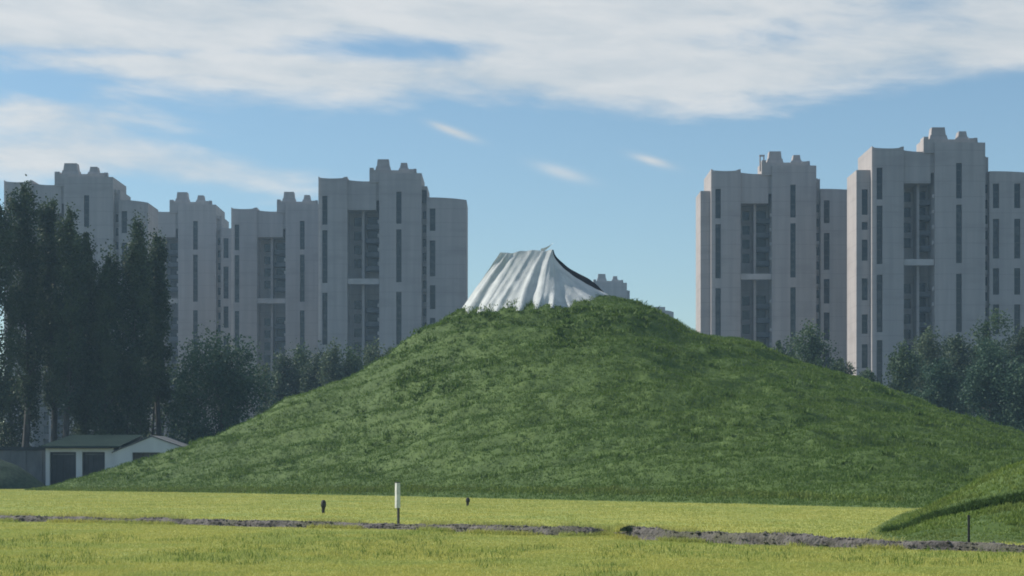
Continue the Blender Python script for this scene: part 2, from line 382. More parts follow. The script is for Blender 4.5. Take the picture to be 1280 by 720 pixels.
# loose stones along its edge: too small to pick apart
SV, SF = [], []
ico = [(-1, 0, .0), (1, 0, .0), (0, -1, .1), (0, 1, -.1), (0, 0, 1), (0, 0, -.6)]
icf = [(0, 2, 4), (2, 1, 4), (1, 3, 4), (3, 0, 4), (2, 0, 5), (1, 2, 5), (3, 1, 5), (0, 3, 5)]
for i in range(3200):
    q = random.randrange(n_u); r = random.uniform(.015, .06) * (1.6 if random.random() < .08 else 1); t = random.choice((-.06, 0, .05, .1, .2, .4, .8))
    c = (bx_[q] + random.uniform(-.05, .05), by_[q] + t + random.uniform(-.08, .08), max(0, bl[q] * min(1, max(0, t*6)) * .97))
    i0 = len(SV); a = random.uniform(0, 6.3); ca, sa = math.cos(a), math.sin(a); e = random.uniform(.8, 1.7)
    for v in ico:
        v = (v[0]*e*random.uniform(.7, 1.2), v[1]*random.uniform(.7, 1.2), v[2]*random.uniform(.5, .9))
        SV.append((c[0] + r*(v[0]*ca - v[1]*sa), c[1] + r*(v[0]*sa + v[1]*ca), c[2] + r*v[2]))
    SF += [tuple(i0 + k for k in f) for f in icf]
tag(mesh('track_rubble', SV, SF, M['gravel']), 'loose grey rubble along the broken edge of the track', 'rubble', kind='stuff')

# ------------------------------------------------------------------ field grass
def track_y(x): return np.interp(x, bx_, by_)
k = 210000
d = 33 + (84 - 33) * rng.random(k) ** 1.25; a = rng.uniform(-.29, .29, k)
gx = a * d; gy = d; t = gy - track_y(gx)
ok = ((t < -.02) & (bank_h(gx, gy) < .05))
gx, gy, t = gx[ok], gy[ok], t[ok]
cl = .5 + .5 * fbm(gx, gy*.5, .55, 4, 6.1)
Hn = .03 + .06 * cl**1.4
blades('near_field_grass', np.c_[gx, gy, np.zeros_like(gx)], Hn, .011 + gy*.00012, .55, M['field_grass'],
       'yellow green grass in front of the gravel track', 'grass', n=3, spread=.05)
k = 120000
gy = rng.uniform(50, 165, k); gx = rng.uniform(-.29, .29, k) * gy
ok = (gy - track_y(gx) > 2.2) & (mound_h(gx, gy, False) < .12) & (bank_h(gx, gy) < .06)
gx, gy = gx[ok], gy[ok]; cl = .5 + .5 * fbm(gx, gy*.4, .4, 3, 2.9)
blades('far_field_grass', np.c_[gx, gy, np.zeros_like(gx)], .03 + .06 * cl, .016 + gy*.00016, .5, M['field_grass'],
       'yellow green lawn between the track and the mound', 'grass', n=3, spread=.10)
# rough grass that overhangs the track here and there
q = rng.integers(0, n_u, 14000); pp = fbm(ua[q], q*0, .35, 3, 3.7)
pxq = 640 + bx_[q] / by_[q] * F
keep = (pp > .16) | ((pxq > 738) & (pxq < 780)) | (pxq < 20); q = q[keep]; side = rng.choice([0, 1], len(q))
gx = bx_[q] + rng.normal(0, .06, len(q)); gy = by_[q] + np.where(side == 0, rng.normal(-.12, .08, len(q)), rng.uniform(.3, 2.6, len(q)))
gz = np.where(side == 0, 0, bl[q] * .8)
blades('track_edge_grass', np.c_[gx, gy, gz], rng.uniform(.06, .20, len(q)), np.full(len(q), .02), .5, M['field_grass'],
       'rough grass growing along and over the gravel track', 'grass', n=4, spread=.06)
k = 5200
gy = 34 + 44 * rng.random(k) ** 1.2; gx = rng.uniform(-.28, .28, k) * gy
ok = (gy - track_y(gx) < -.2) & (fbm(gx, gy*.35, .35, 3, 12.5) > .02); gx, gy = gx[ok], gy[ok]
blades('field_tufts', np.c_[gx, gy, np.zeros_like(gx)], rng.uniform(.08, .20, len(gx)), np.full(len(gx), .016), .6, M['bank_grass'],
       'greener tufts standing in the yellow green grass in front of the track', 'grass', n=6, spread=.09)
k = 9000
tx2 = rng.uniform(-40, 20, k); ty2 = np.interp(tx2, tx_, ty_) + rng.normal(.3, .5, k)
blades('mound_foot_grass', np.c_[tx2, ty2, np.maximum(0, mound_h(tx2, ty2))], rng.uniform(.08, .34, k) * (.6 + .5*fbm(tx2, tx2*0, .3, 3, 1.1)), np.full(k, .05), .5, M['bank_grass'],
       'longer grass along the foot of the big mound', 'grass', n=3, spread=.15)

# ------------------------------------------------------------------ sheet on the summit
def P(px, py, d): return np.array([(px - 640) * d / F, d, CH + (HY - py) * d / F])
tent = empty('covered_heap', (5, 160, 17), 'crumpled white plastic sheet draped over the summit of the green mound', 'tarpaulin')
def put(o, root): o.parent = root; o.matrix_parent_inverse = Matrix.Translation(-root.location); return o
ub = np.array([0, .12, .25, .5, .68, .85, 1.0]); xb = np.array([571, 586, 604, 652, 694, 738, 782])
yb = np.array([160, 158.2, 156.9, 155.6, 155.2, 156.6, 160.0])
def sheet(side, nu=150, nv=70):
    V = []
    for iu in range(nu):
        u = iu / (nu - 1); tu = min(u / .5, 1)
        rx = 625 + 65*tu; ry = 316 - 4*tu + .8*math.sin(tu*9) - .5*math.sin(tu*21)
        top = P(rx, ry, 160.0 + side * .25)
        bxp = np.interp(u, ub, xb); byy = np.interp(u, ub, yb)
        if side > 0: byy = 160 + (160 - byy) * .75
        bx = (bxp - 640) * byy / F; bz = float(mound_h(bx, byy)) - .12
        bot = np.array([bx, byy, bz])
        pw = .98 - .42 * sm((u - .45) / .55)
        for iv in range(nv):
            v = iv / (nv - 1)
            p = top + (bot - top) * v
            p[2] = top[2] + (bot[2] - top[2]) * v ** pw
            # long folds that start under the ridge and open towards the foot
            ph = 58 * u + 2.0 * math.sin(6*u + 1.6*v) + .9*math.sin(15*u + 3*v)
            amp = (.04 + .26 * v) * (.62 + .38*math.sin(13*u + 1)) * (1 - .75 * sm((u - .5) / .1) * (1 - sm((v - .6) / .3))) * sm(u / .06 + .25) * sm((1 - u) / .08)
            fold = amp * ((1 - abs(math.sin(ph * .5))) * 1.7 - .6 + .35 * math.sin(ph * 1.7 + 1.3))
            wr = .05 * mn.noise(Vector((p[0]*1.6, p[1]*.4, p[2]*1.1)))
            p[1] += side * (fold + wr) * 1.0; p[2] += (fold * .35 + wr)
            V.append(p)
    V = np.array(V); idx = np.arange(nu*nv).reshape(nu, nv)
    Q = np.stack([idx[:-1, :-1], idx[:-1, 1:], idx[1:, 1:], idx[1:, :-1]], -1).reshape(-1, 4)
    if side > 0: Q = Q[:, ::-1]
    return V, Q
Vf, Qf = sheet(-1); Vb, Qb = sheet(1)
put(npmesh('front_sheet', Vf, Qf.ravel(), 4, M['tarp'], smooth=True), tent)
put(npmesh('back_sheet', Vb, Qb.ravel(), 4, M['tarp'], smooth=True), tent)
# black strip on the steep right side, outside the edge of the white sheet
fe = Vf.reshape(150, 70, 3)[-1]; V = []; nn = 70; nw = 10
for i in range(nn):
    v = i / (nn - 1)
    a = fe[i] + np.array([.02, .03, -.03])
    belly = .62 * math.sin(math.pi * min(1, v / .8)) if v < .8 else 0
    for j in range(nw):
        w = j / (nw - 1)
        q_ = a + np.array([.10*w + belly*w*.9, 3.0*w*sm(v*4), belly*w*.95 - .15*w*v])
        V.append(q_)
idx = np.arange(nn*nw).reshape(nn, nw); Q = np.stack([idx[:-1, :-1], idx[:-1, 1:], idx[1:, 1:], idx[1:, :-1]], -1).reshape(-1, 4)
put(npmesh('dark_edge_strip', np.array(V), Q.ravel(), 4, M['black_sheet'], smooth=True), tent)['label'] = 'black strip along the right edge of the white sheet'
# loose corner that sticks up from the ridge
V = []
for i in range(9):
    t = i / 8; c = P(676 + 15*t, 311 - 7*t**1.5, 159.9); wv = .34 * (1 - t)**.7 + .03
    V += [c + np.array([-.05, .06*math.sin(5*t), -wv]), c + np.array([.10*t, .06*math.sin(5*t) - .05, .02])]
put(mesh('loose_flap', V, [(2*i, 2*i+1, 2*i+3, 2*i+2) for i in range(8)], M['tarp'], smooth=True), tent)

# ------------------------------------------------------------------ towers
K = 410.0 / F                       # metres per unit of the tower drawing
def TZ(py): return CH + (HY - py) * K
WCACHE = {}
def window(parent, x, y, z0, z1, w, lab=None):
    h = z1 - z0; key = (round(w, 2), round(h, 2))
    if key not in WCACHE:
        V, Fc = [], []; box(V, Fc, -w/2, w/2, .02, .06, 0, h); ng = len(Fc)
        f = min(.09, w*.08)
        box(V, Fc, -w/2, -w/2+f, -.06, .015, 0, h); box(V, Fc, w/2-f, w/2, -.06, .015, 0, h)
        nb = max(1, int(round(h / 1.5)))
        for i in range(nb + 1):
            zc = h * i / nb; t = .07 if i % 2 else .16
            box(V, Fc, -w/2+f+.004, w/2-f-.004, -.05, .012, max(0.004, zc-t/2), min(h-.004, zc+t/2))
        me = bpy.data.meshes.new('window'); me.from_pydata(V, [], Fc); me.materials.append(M['glass']); me.materials.append(M['frame'])
        me.polygons.foreach_set('material_index', [0]*ng + [1]*(len(Fc)-ng)); WCACHE[key] = me
    o = bpy.data.objects.new('window', WCACHE[key]); o.location = (x, y, z0); return link(o, parent)

def volume(V, Fc, x0, x1, yf, yb, zt, z0=0.0, bow=0.0, opens=(), n=8, depth=.45, swing=0.0):
    """one block of the tower; its front bows out and has real openings. zt: number or f(s). returns window spots"""
    ztf = zt if callable(zt) else (lambda s: zt)
    def Pf(s): return (x0 + (x1-x0)*s, yf - bow*4*s*(1-s) + swing*max(0, s-.45)**2*3.3)
    sc = sorted(set([round(i/n, 5) for i in range(n+1)] + [round((o[i]-x0)/(x1-x0), 5) for o in opens for i in (0, 1)]))
    zmin = min(ztf(s) for s in sc)
    zc = sorted(set([round(z0, 3)] + [round(o[i], 3) for o in opens for i in (2, 3)])); zc = [z for z in zc if z < zmin - .2] + [None]
    i0 = len(V); nz = len(zc)
    for s in sc:
        x, y = Pf(s)
        for z in zc: V.append((x, y, ztf(s) if z is None else z))
    def ins(s, z): 
        x = x0 + (x1-x0)*s
        return any(o[0] < x < o[1] and o[2] < z < o[3] for o in opens)
    for i in range(len(sc)-1):
        for j in range(nz-1):
            zb = zc[j]; zt_ = zc[j+1] if zc[j+1] is not None else zmin
            if not ins((sc[i]+sc[i+1])/2, (zb+zt_)/2):
                a = i0 + i*nz + j; Fc.append((a, a+nz, a+nz+1, a+1))
    # back, sides, cap, soffit
    m = len(V); ns = len(sc)
    for s in sc: V.append((x0 + (x1-x0)*s, yb, ztf(s)))
    for s in sc: V.append((x0 + (x1-x0)*s, yb, z0))
    for i in range(ns-1):
        a = i0 + i*nz + nz-1; c = i0 + (i+1)*nz + nz-1
        Fc.append((a, c, m+i+1, m+i)); Fc.append((m+i, m+i+1, m+ns+i+1, m+ns+i))
        if z0 > 0: Fc.append((i0+(i+1)*nz, i0+i*nz, m+ns+i, m+ns+i+1))
    Fc.append(tuple([i0+j for j in range(nz)] + [m, m+ns])); e = i0+(ns-1)*nz
    Fc.append(tuple([e+j for j in range(nz-1, -1, -1)] + [m+2*ns-1, m+ns-1]))
    spots = []
    for (xa, xb_, za, zb) in opens:
        ya = Pf((xa-x0)/(x1-x0))[1]; yb2 = Pf((xb_-x0)/(x1-x0))[1]; q = len(V); yd = max(ya, yb2) + depth
        V += [(xa, ya, za), (xb_, yb2, za), (xb_, yb2, zb), (xa, ya, zb), (xa, yd, za), (xb_, yd, za), (xb_, yd, zb), (xa, yd, zb)]
        Fc += [(q, q+1, q+5, q+4), (q+1, q+2, q+6, q+5), (q+2, q+3, q+7, q+6), (q+3, q, q+4, q+7)]
        spots.append(((xa+xb_)/2, yd - .07, za, zb, xb_-xa))
    return spots

def tower(label, px0, s, d, wl=64, wc=68, rights=((53, 247),), strip=None, detail=True, plant=False, group='residential towers behind the mound'):
    """px0: left edge of the left wing in the photograph; s: size against the reference tower; d: metres away"""
    t = empty('residential_tower', ((px0 - 640) * d / F, d, 0), label, 'tower', group)
    k_ = s * d / 410.0; t.scale = (k_, k_, k_)
    V, Fc = [], []; sp = []
    u = K
    rows = [(245, 281), (288, 354), (366, 431), (440, 500), (510, 560)]
    def col(x0, x1, rr): return [(x0*u, x1*u, TZ(b_), TZ(a_)) for a_, b_ in rr] if detail else []
    # left wing: bowed pier
    def zl(q): return TZ(222 + 1.5*math.sin(q*math.pi) - 1.2*(q > .9) - 1.6*(q < .06))
    sp += volume(V, Fc, 0, 36*u, 0, 88*u, zl, 0, 3*u, col(5, 11.5, rows), 12)
    # link between the piers, set back; floors with windows and balconies
    fl = [268 + 17.5*i for i in range(17) if not 336 < 268 + 17.5*i < 356]
    xr = wl + 12
    op = []
    if detail:
        for y in fl: op += [(42*u, 51*u, TZ(y+11), TZ(y)), (59*u, (xr-3)*u, TZ(y+14), TZ(y-1))]
    sp += volume(V, Fc, 35.5*u, (xr+.6)*u, 34*u, 86*u, TZ(226), 0, 0, op, 2, .35)
    # wall that closes the recess at the top, dipping between the piers
    def zu(q): return TZ(224.5 + 1.8*math.sin(q*math.pi*.8))
    volume(V, Fc, 35.8*u, (xr-4)*u, 3*u, 35*u, zu, TZ(262), 0, (), 6)
    volume(V, Fc, (xr-4.1)*u, (xr+.5)*u, 4*u, 35*u, TZ(226), TZ(250), 0, (), 2)
    # centre pier
    xc1 = wl + wc - 3
    rows2 = [(240, 280), (287, 353), (365, 431), (440, 500), (510, 560)]
    xm = (xr + xc1) / 2 - 4
    sp += volume(V, Fc, xr*u, xc1*u, -.5*u, 84*u, TZ(216.5), 0, 2.5*u, col(xm - 1, xm + 5.5, rows2), 10)
    # narrow recess beside it
    nr = [(262 + 17.5*i, 272 + 17.5*i) for i in range(17)]
    sp += volume(V, Fc, (xc1-.5)*u, (xc1+6.5)*u, 12*u, 80*u, TZ(231), 0, 0, col(xc1+1, xc1+5.5, nr), 1, .3)
    # right wing(s)
    x = xc1 + 6
    rows3 = [(260, 288), (300, 345), (356, 386), (397, 431), (442, 480), (490, 530), (540, 570)]
    for i, (w, top) in enumerate(rights):
        def zr(q, top=top, last=(i == len(rights)-1)): return TZ(top - 1 + 3.0*q*q if last else top)
        rr = [(a_ + top - 247, b_ + top - 247) for a_, b_ in rows3]
        cols = col(x+4, x+11, rr) + (col(x+28, x+35, rr) if (w > 40 and i == 0 and strip and strip[2]) else [])
        sp += volume(V, Fc, x*u, (x+w)*u, (5 + 4*i)*u, (78 - i)*u, zr, 0, .8*u, cols, 12, .45, 2*u)
        x += w - .4
    # lower strip to the left of the left wing
    if strip:
        w, top, wins = strip
        rs = [(268, 297), (305, 314), (325, 349), (369, 394), (410, 432), (444, 471), (490, 520)]
        sp += volume(V, Fc, -w*u, .5*u, 9*u, 70*u, TZ(top), 0, 0, col(-w*.62, -w*.2, rs) if wins else [], 2)
    wall = mesh('wall', V, Fc, M['concrete'], t)
    for (x_, y_, za, zb, w_) in sp: window(t, x_, y_, za, zb, w_)
    if detail:
        V, Fc = [], []
        for y0 in range(262, 575, 70): box(V, Fc, 53.5*u, 56.5*u, 14*u, 34.3*u, TZ(min(y0+70, 572)), TZ(y0))
        mesh('fin', V, Fc, M['concrete'], t)
        boxobj('cross_beam', (36.3*u, (xr-.3)*u, 1.5*u, 9*u, TZ(355), TZ(348)), M['concrete_pale'], t)
        bm = None
        for y in fl:
            if bm is None:
                V, Fc = [], []
                x0, x1 = 58*u, (xr-.4)*u
                box(V, Fc, x0, x1, 20*u, 34.2*u, 0, .15); box(V, Fc, x0, x1, 20*u - .06, 20*u + .08, .16, 1.0); box(V, Fc, x0 - .05, x0 + .1, 20*u + .09, 34.2*u, .16, 1.0)
                o = mesh('balcony', V, Fc, M['balcony'], t); bm = o.data
            else: o = link(bpy.data.objects.new('balcony', bm), t)
            o.location.z = TZ(y + 16)
        V, Fc = [], []; box(V, Fc, -.42, .42, -.34, 0, 0, .62); box(V, Fc, -.46, -.38, -.36, .02, -.08, -.004); box(V, Fc, .38, .46, -.36, .02, -.08, -.004)
        me = None
        for y in fl + [262 + 17.5*i for i in range(2, 15, 3)]:
            xa, ya = ((xr - 2.9)*u, 4.5*u) if y in fl else ((xc1 - 2.4)*u, .2*u)
            if random.random() < .15: continue
            if me is None: o = mesh('air_conditioner', V, Fc, M['concrete_pale'], t); me = o.data
            else: o = link(bpy.data.objects.new('air_conditioner', me), t)
            if y in fl: o.rotation_euler.z = R(-90); o.location = (xr*u - .02, random.uniform(3.5, 6)*u, TZ(y + 10))
            else: o.location = ((xc1 + 3.2)*u, 12*u - .02, TZ(y + 14))
    # stepped crown with tapered turrets
    c0 = wl; cr = []
    sc = wc / 68.0
    V, Fc = [], []
    def blk(a, b_, top, y0, y1, tx=0.0, bot=218): box(V, Fc, (c0 + a*sc)*u, (c0 + b_*sc)*u, y0*u, y1*u, TZ(bot), TZ(top), tx*u, tx*u)
    blk(-.3, 55, 212.5, 1.5, 40, 0, 228); blk(-.2, 5, 209.5, 1, 20, .2, 212.6); blk(48, 55.2, 211, 2, 30, .3, 217)
    blk(55.1, 61, 216.5, 3, 36, 0, 232); blk(60.8, 68, 231, 7, 40, 0, 236)
    mesh('crown', V, Fc, M['concrete'], t)
    for (a, b_, top, sh) in ((9, 24, 198, 207), (38, 47, 202.5, 209)):
        V, Fc = [], []; blk(a-2.5, b_+2.5, sh, 4, 22, 1.4, 213); blk(a-.4, b_+.4, top+1.8, 5.6, 20.4, .8, sh+.2); blk(a+.5, b_-.5, top, 6.3, 19.7, .1, top+1.9)
        mesh('roof_turret', V, Fc, M['concrete'], t)
    V, Fc = [], []; blk(54, 58.5, 210, 5, 12, .4, 217); mesh('roof_vent', V, Fc, M['concrete'], t)
    if plant:
        V, Fc = [], []; blk(61.2, 71, 236.5, 9, 20, .2, 252); blk(63, 66.5, 233.5, 11, 15, .2, 237); mesh('roof_plant', V, Fc, M['dark_box'], t)
    return t

tower('leftmost grey tower, half hidden behind the tall poplars', 5, .987, 415, 64, 77, ((37, 246),))
tower('small pale grey tower second from the left, between two larger towers', 155, .89, 490, 64, 68, ((53, 250),))
tower('grey tower third from the left, partly behind the broad one left of the sheet', 289, .893, 458, 64, 66, ((53, 247),))
tower('broad grey tower just left of the white sheet, with rounded right end', 398, 1.0, 410, 64, 68, ((50, 247),), plant=True)
t5 = tower('grey tower just right of the mound top, lit along its left edge', 889, 1.026, 400, 62, 69, ((53, 245),), strip=(12, 246, False))
tower('tallest grey tower at the right edge of the picture', 1090, 1.105, 371, 59, 72, ((60, 249),), strip=(16, 246, True))
tower('distant tower whose turrets just show over the mound behind the sheet', 702, .623, 658, 64, 70, ((48, 268), (24, 264), (18, 272)), detail=False)
# open frame on the roof of the tower right of the mound
V, Fc = [], []
for a, b_, c_, d_ in ((60, 61.4, 203, 222), (64.6, 66, 203, 222)): box(V, Fc, a*K, b_*K, 8*K, 10*K, TZ(d_), TZ(c_))
box(V, Fc, 59.8*K, 66.2*K, 7.8*K, 10.2*K, TZ(204), TZ(202)); mesh('roof_frame', V, Fc, M['concrete'], t5)

# ------------------------------------------------------------------ trees
def leaves(centres, radii, nper, size, stretch=1.15):
    P_, = [np.repeat(centres, nper, 0)]; r = np.repeat(radii, nper)
    k = len(P_); dv = rng.normal(0, 1, (k, 3)); dv /= np.linalg.norm(dv, axis=1)[:, None]
    P_ = P_ + dv * (r * rng.random(k) ** .6 * rng.choice([1, 1, 1.35], k))[:, None] * np.array([1, 1, stretch])
    a = rng.normal(0, 1, (k, 3)); a /= np.linalg.norm(a, axis=1)[:, None]
    c = np.cross(a, rng.normal(0, 1, (k, 3))); c /= np.linalg.norm(c, axis=1)[:, None]
    s = size * rng.uniform(.55, 1.3, k)[:, None]
    V = np.stack([P_ - a*s*.5, P_ + c*s*.36, P_ + a*s*.5, P_ - c*s*.36], 1).reshape(-1, 3)
    return V, np.arange(len(V))

TM = {'dark': leaf_mat('leaf_dark', (.024, .046, .030), (.062, .095, .052), (.085, .12, .06), .45, .25),
      'teal': leaf_mat('leaf_teal', (.020, .055, .036), (.055, .11, .064), (.085, .14, .08), .45, .24),
      'pale': leaf_mat('leaf_pale', (.06, .095, .05), (.13, .165, .09), None, .1, .3),
      'green': leaf_mat('leaf_green', (.034, .07, .032), (.07, .115, .05), (.10, .15, .065), .45, .28)}

def tree(name, label, px, top, d, wpx, base=.16, shape='poplar', m='dark', nl=6000, lsize=.34, group=None, lean=0.0, trunk_r=None):
    x = (px - 640) * d / F; H = CH + (HY - top) * d / F; w = wpx * d / F / 2
    t = empty(name, (x, d, 0), label, 'tree', group)
    V, Fc = [], []; tr = trunk_r or max(.14, H * .012)
    pts = []; rad = []
    for i in range(9):
        q = i / 8; pts.append((lean*q*q*H + .012*H*math.sin(q*5 + px), .01*H*math.sin(q*4 + px*2), H*.95*q - .1)); rad.append(tr * (1 - q)**.8 + .03)
    tube(V, Fc, pts, rad, 8)
    cen = []; rr = []
    nlimb = 30 if shape == 'poplar' else 24
    for i in range(nlimb):
        q = base*.75 + (.92 - base*.75) * (i + random.random()) / nlimb; az_ = i * 2.4 + random.uniform(-.5, .5)
        f = (q - base) / (1 - base)
        if shape == 'poplar': env = w * (max(.0, min(1, (f + .12) / .34)) ** .6) * max(.06, 1 - max(0, f)) ** .55
        else: env = w * max(.1, 1 - abs(f*1.75 - .75) ** 2.2 * .85)
        env *= random.uniform(.6, 1.12); up = (.95 if shape == 'poplar' else .45) * env * random.uniform(.8, 1.5)
        k0 = min(7, int(q / .95 * 8)); fr = q / .95 * 8 - k0
        p0 = Vector(pts[k0]).lerp(Vector(pts[min(8, k0+1)]), fr)
        dv = Vector((math.cos(az_), math.sin(az_), 0)); p3 = p0 + dv*env*.86 + Vector((0, 0, up))
        if p3.z > H*.985: p3.z = H*.985
        p1 = p0.lerp(p3, .35) - Vector((0, 0, up*.10)); p2 = p0.lerp(p3, .7) - Vector((0, 0, up*.05))
        lr = tr * (1 - q) * .38 + .025
        tube(V, Fc, [tuple(p0), tuple(p1), tuple(p2), tuple(p3)], [lr, lr*.75, lr*.5, .015], 5, False)
        if f < -.04: continue
        for g_ in (.5, .75, 1.0):
            if random.random() < .14: continue
            pc = p0.lerp(p3, g_) + Vector((random.gauss(0, .12*w), random.gauss(0, .12*w), random.gauss(0, .2*w)))
            cen.append(pc); rr.append(w * random.uniform(.24, .46))
    for q in np.linspace(.70, .985, 9):
        cen.append(Vector((lean*q*q*H, 0, H*(q-.015))) + Vector((random.gauss(0, .05*w), 0, 0))); rr.append(w * max(.10, .42 - (q-.70)*1.15))
    mesh('trunk', V, Fc, M['bark'], t, smooth=True)
    nper = max(8, int(nl / len(cen)))
    LV, LF = leaves(np.array([tuple(c) for c in cen]), np.array(rr), nper, lsize, 1.9 if shape == 'poplar' else 1.15)
    npmesh('crown', LV, LF, 4, TM[m], t)
    return t

G1 = 'tall poplars at the left'
for lab, px_, top, d_, w_, base, mm in [
    ('tall dark poplar cut by the left edge of the picture', -4, 252, 196, 62, .22, 'dark'),
    ('tallest dark poplar, near the left edge in front of the leftmost tower', 31, 227, 199, 56, .30, 'dark'),
    ('slim dark poplar second from the tallest one, before the leftmost tower', 63, 245, 203, 48, .30, 'dark'),
    ('dark poplar right of the slim one, below the turrets of the leftmost tower', 86, 257, 197, 50, .26, 'dark'),
    ('shorter dark poplar below the right shoulder of the leftmost tower', 106, 287, 201, 54, .20, 'dark'),
    ('low dark poplar in the dip between the two groups of poplars', 134, 318, 198, 52, .16, 'dark'),
    ('dark poplar with a pointed top in front of the second tower', 171, 275, 200, 52, .24, 'dark'),
    ('rightmost of the tall poplars, before the small pale tower', 196, 289, 204, 44, .34, 'dark')]:
    tree('poplar_tree', lab, px_, top, d_, w_ * 1.12, base, 'poplar', mm, 24000, .28, G1)
for lab, px_, top, d_, w_, mm in [
    ('dark undergrowth tree behind the boundary wall at the left edge', 12, 470, 207, 90, 'dark'),
    ('dark undergrowth tree behind the green house roof', 118, 440, 208, 90, 'dark'),
    ('dark undergrowth tree below the pointed poplar, behind the white gable', 160, 452, 209, 70, 'dark')]:
    tree('broadleaf_tree', lab, px_, top, d_, w_, .12, 'round', mm, 11000, .30, 'undergrowth trees behind the house')
tree('broadleaf_tree', 'pale leafed slender tree between the poplars and the round tree', 192, 436, 214, 46, .15, 'round', 'pale', 2600, .34)
tree('broadleaf_tree', 'round dense teal green tree left of the mound foot', 275, 443, 206, 128, .05, 'round', 'teal', 30000, .29)
tree('broadleaf_tree', 'smaller teal green tree touching the left of the round tree', 232, 462, 212, 60, .08, 'round', 'teal', 4200, .36)
tree('broadleaf_tree', 'pale tree in the gap right of the round tree', 333, 452, 236, 34, .10, 'round', 'pale', 2200, .34)
G2 = 'row of trees left of the mound'
for lab, px_, top, w_, mm in [
    ('first narrow tree of the row right of the round tree', 352, 446, 34, 'dark'),
    ('second narrow tree of the row, tallest of its neighbours', 374, 436, 34, 'green'),
    ('third narrow tree of the row left of the mound slope', 396, 448, 36, 'dark'),
    ('fourth tree of the row, pale topped, below the third tower', 416, 434, 36, 'pale'),
    ('fifth tree of the row, its foot hidden by the mound slope', 438, 440, 36, 'green'),
    ('sixth tree of the row, only its top above the mound slope', 462, 436, 36, 'pale'),
    ('last tree of the row, a tuft above the mound slope below the broad tower', 486, 434, 26, 'pale')]:
    tree('narrow_tree', lab, px_, top, 262 + random.uniform(-8, 8), w_ * 1.6, .05, 'poplar', mm, 9500, .33, G2)
G3 = 'trees right of the mound'
for lab, px_, top, d_, w_, mm in [
    ('small tree peeking over the mound slope below the lit tower edge', 972, 424, 255, 50, 'green'),
    ('tree with spread top over the right mound slope, between the two right towers', 1014, 412, 250, 62, 'green'),
    ('low tree between the two right towers, just over the slope', 1050, 446, 262, 40, 'pale'),
    ('low bushy tree over the slope under the strip of slim windows', 1086, 462, 245, 44, 'green'),
    ('tree at the left end of the right hand grove', 1128, 432, 248, 56, 'green'),
    ('tall pale topped tree in the right hand grove below the dark recess', 1160, 408, 262, 60, 'pale'),
    ('tree behind the grove under the tallest tower, its crown dark', 1196, 416, 256, 60, 'dark'),
    ('high tree in the right hand grove near the right edge', 1232, 402, 260, 64, 'green'),
    ('tree cut by the right edge of the picture, behind the dense teal one', 1278, 408, 255, 64, 'dark')]:
    tree('broadleaf_tree', lab, px_, top, d_, w_ * 1.1, .08, 'round', mm, 13000, .32, G3)
for lab, px_, top, d_, w_ in [
    ('low dark tree at the front of the right hand grove, left of the teal one', 1172, 462, 232, 74),
    ('dense teal green tree at the right edge just behind the mound', 1238, 446, 226, 92),
    ('dense teal green tree cut by the right edge just behind the mound', 1292, 456, 222, 84)]:
    tree('broadleaf_tree', lab, px_, top, d_, w_, .05, 'round', 'teal', 20000, .30, G3)

# ------------------------------------------------------------------ house, wall and heap at the left
HD = 183.0; hk = HD / F
def hx(px): return (px - 640) * hk
def hz(py): return CH + (HY - py) * hk
hs = empty('low_house', (hx(142), HD, 0), 'low white house with green roof and gabled end at the foot of the mound', 'house')
def hb(name, x0, x1, y0, y1, z0, z1, m, par=hs):
    ox = hx(142)
    return boxobj(name, (x0 - ox, x1 - ox, y0 - HD, y1 - HD, z0, z1), m, par)
V, Fc = [], []; ox = hx(142)
xl, xr = hx(57) - ox, 0.0; zt = hz(560)
for a, b_ in ((57, 62), (95, 102.5), (131, 142)): box(V, Fc, hx(a) - ox, hx(b_) - ox, 0, 6, 0, zt)
box(V, Fc, xl + .01, xr - .01, .05, 6.02, hz(565), zt - .003)
box(V, Fc, xl + .02, xr - .02, 1.2, 6.04, 0, hz(565) + .1)
# gabled end with a real window opening
gl, gr_, ap = 0.002, hx(226) - ox, hx(190) - ox; ze, za = hz(566), hz(546)
wx0, wx1, wz0, wz1 = hx(166) - ox, hx(200) - ox, hz(577), hz(565.5)
def zg(x): return ze + (za - ze) * ((x - gl) / (ap - gl) if x < ap else 1 - (x - ap) / (gr_ - ap) * .62)
i = len(V); gv = [(gl, 0), (wx0, 0), (ap, 0), (wx1, 0), (gr_, 0), (gl, wz0), (wx0, wz0), (ap, wz0), (wx1, wz0), (gr_, wz0),
                  (gl, wz1), (wx0, wz1), (ap, wz1), (wx1, wz1), (gr_, wz1), (gl, max(zg(gl), wz1+.02)), (wx0, zg(wx0)), (ap, za), (wx1, zg(wx1)), (gr_, max(zg(gr_), wz1+.02))]
for yy in (-.25, 7.5): V += [(a, yy, z) for a, z in gv]
for r_ in range(3):
    for c_ in range(4):
        if r_ == 1 and c_ in (1, 2): continue
        a = i + r_*5 + c_; Fc.append((a, a+1, a+6, a+5))
for c_ in range(4): a = i + 15 + c_; Fc.append((a, a+1, a+21, a+20))
Fc += [(i+20, i, i+5, i+25), (i+25, i+5, i+10, i+30), (i+30, i+10, i+15, i+35), (i+4, i+24, i+29, i+9), (i+9, i+29, i+34, i+14), (i+14, i+34, i+39, i+19)]
q = len(V); V += [(wx0, .15, wz0), (wx1, .15, wz0), (wx1, .15, wz1), (wx0, .15, wz1)]
Fc += [(i+6, i+8, q+1, q), (i+8, i+13, q+2, q+1), (i+13, i+11, q+3, q+2), (i+11, i+6, q, q+3)]
mesh('wall', V, Fc, M['white_wall'], hs)
o = boxobj('window', (wx0, wx1, .10, .14, wz0, wz1), M['glass'], hs)
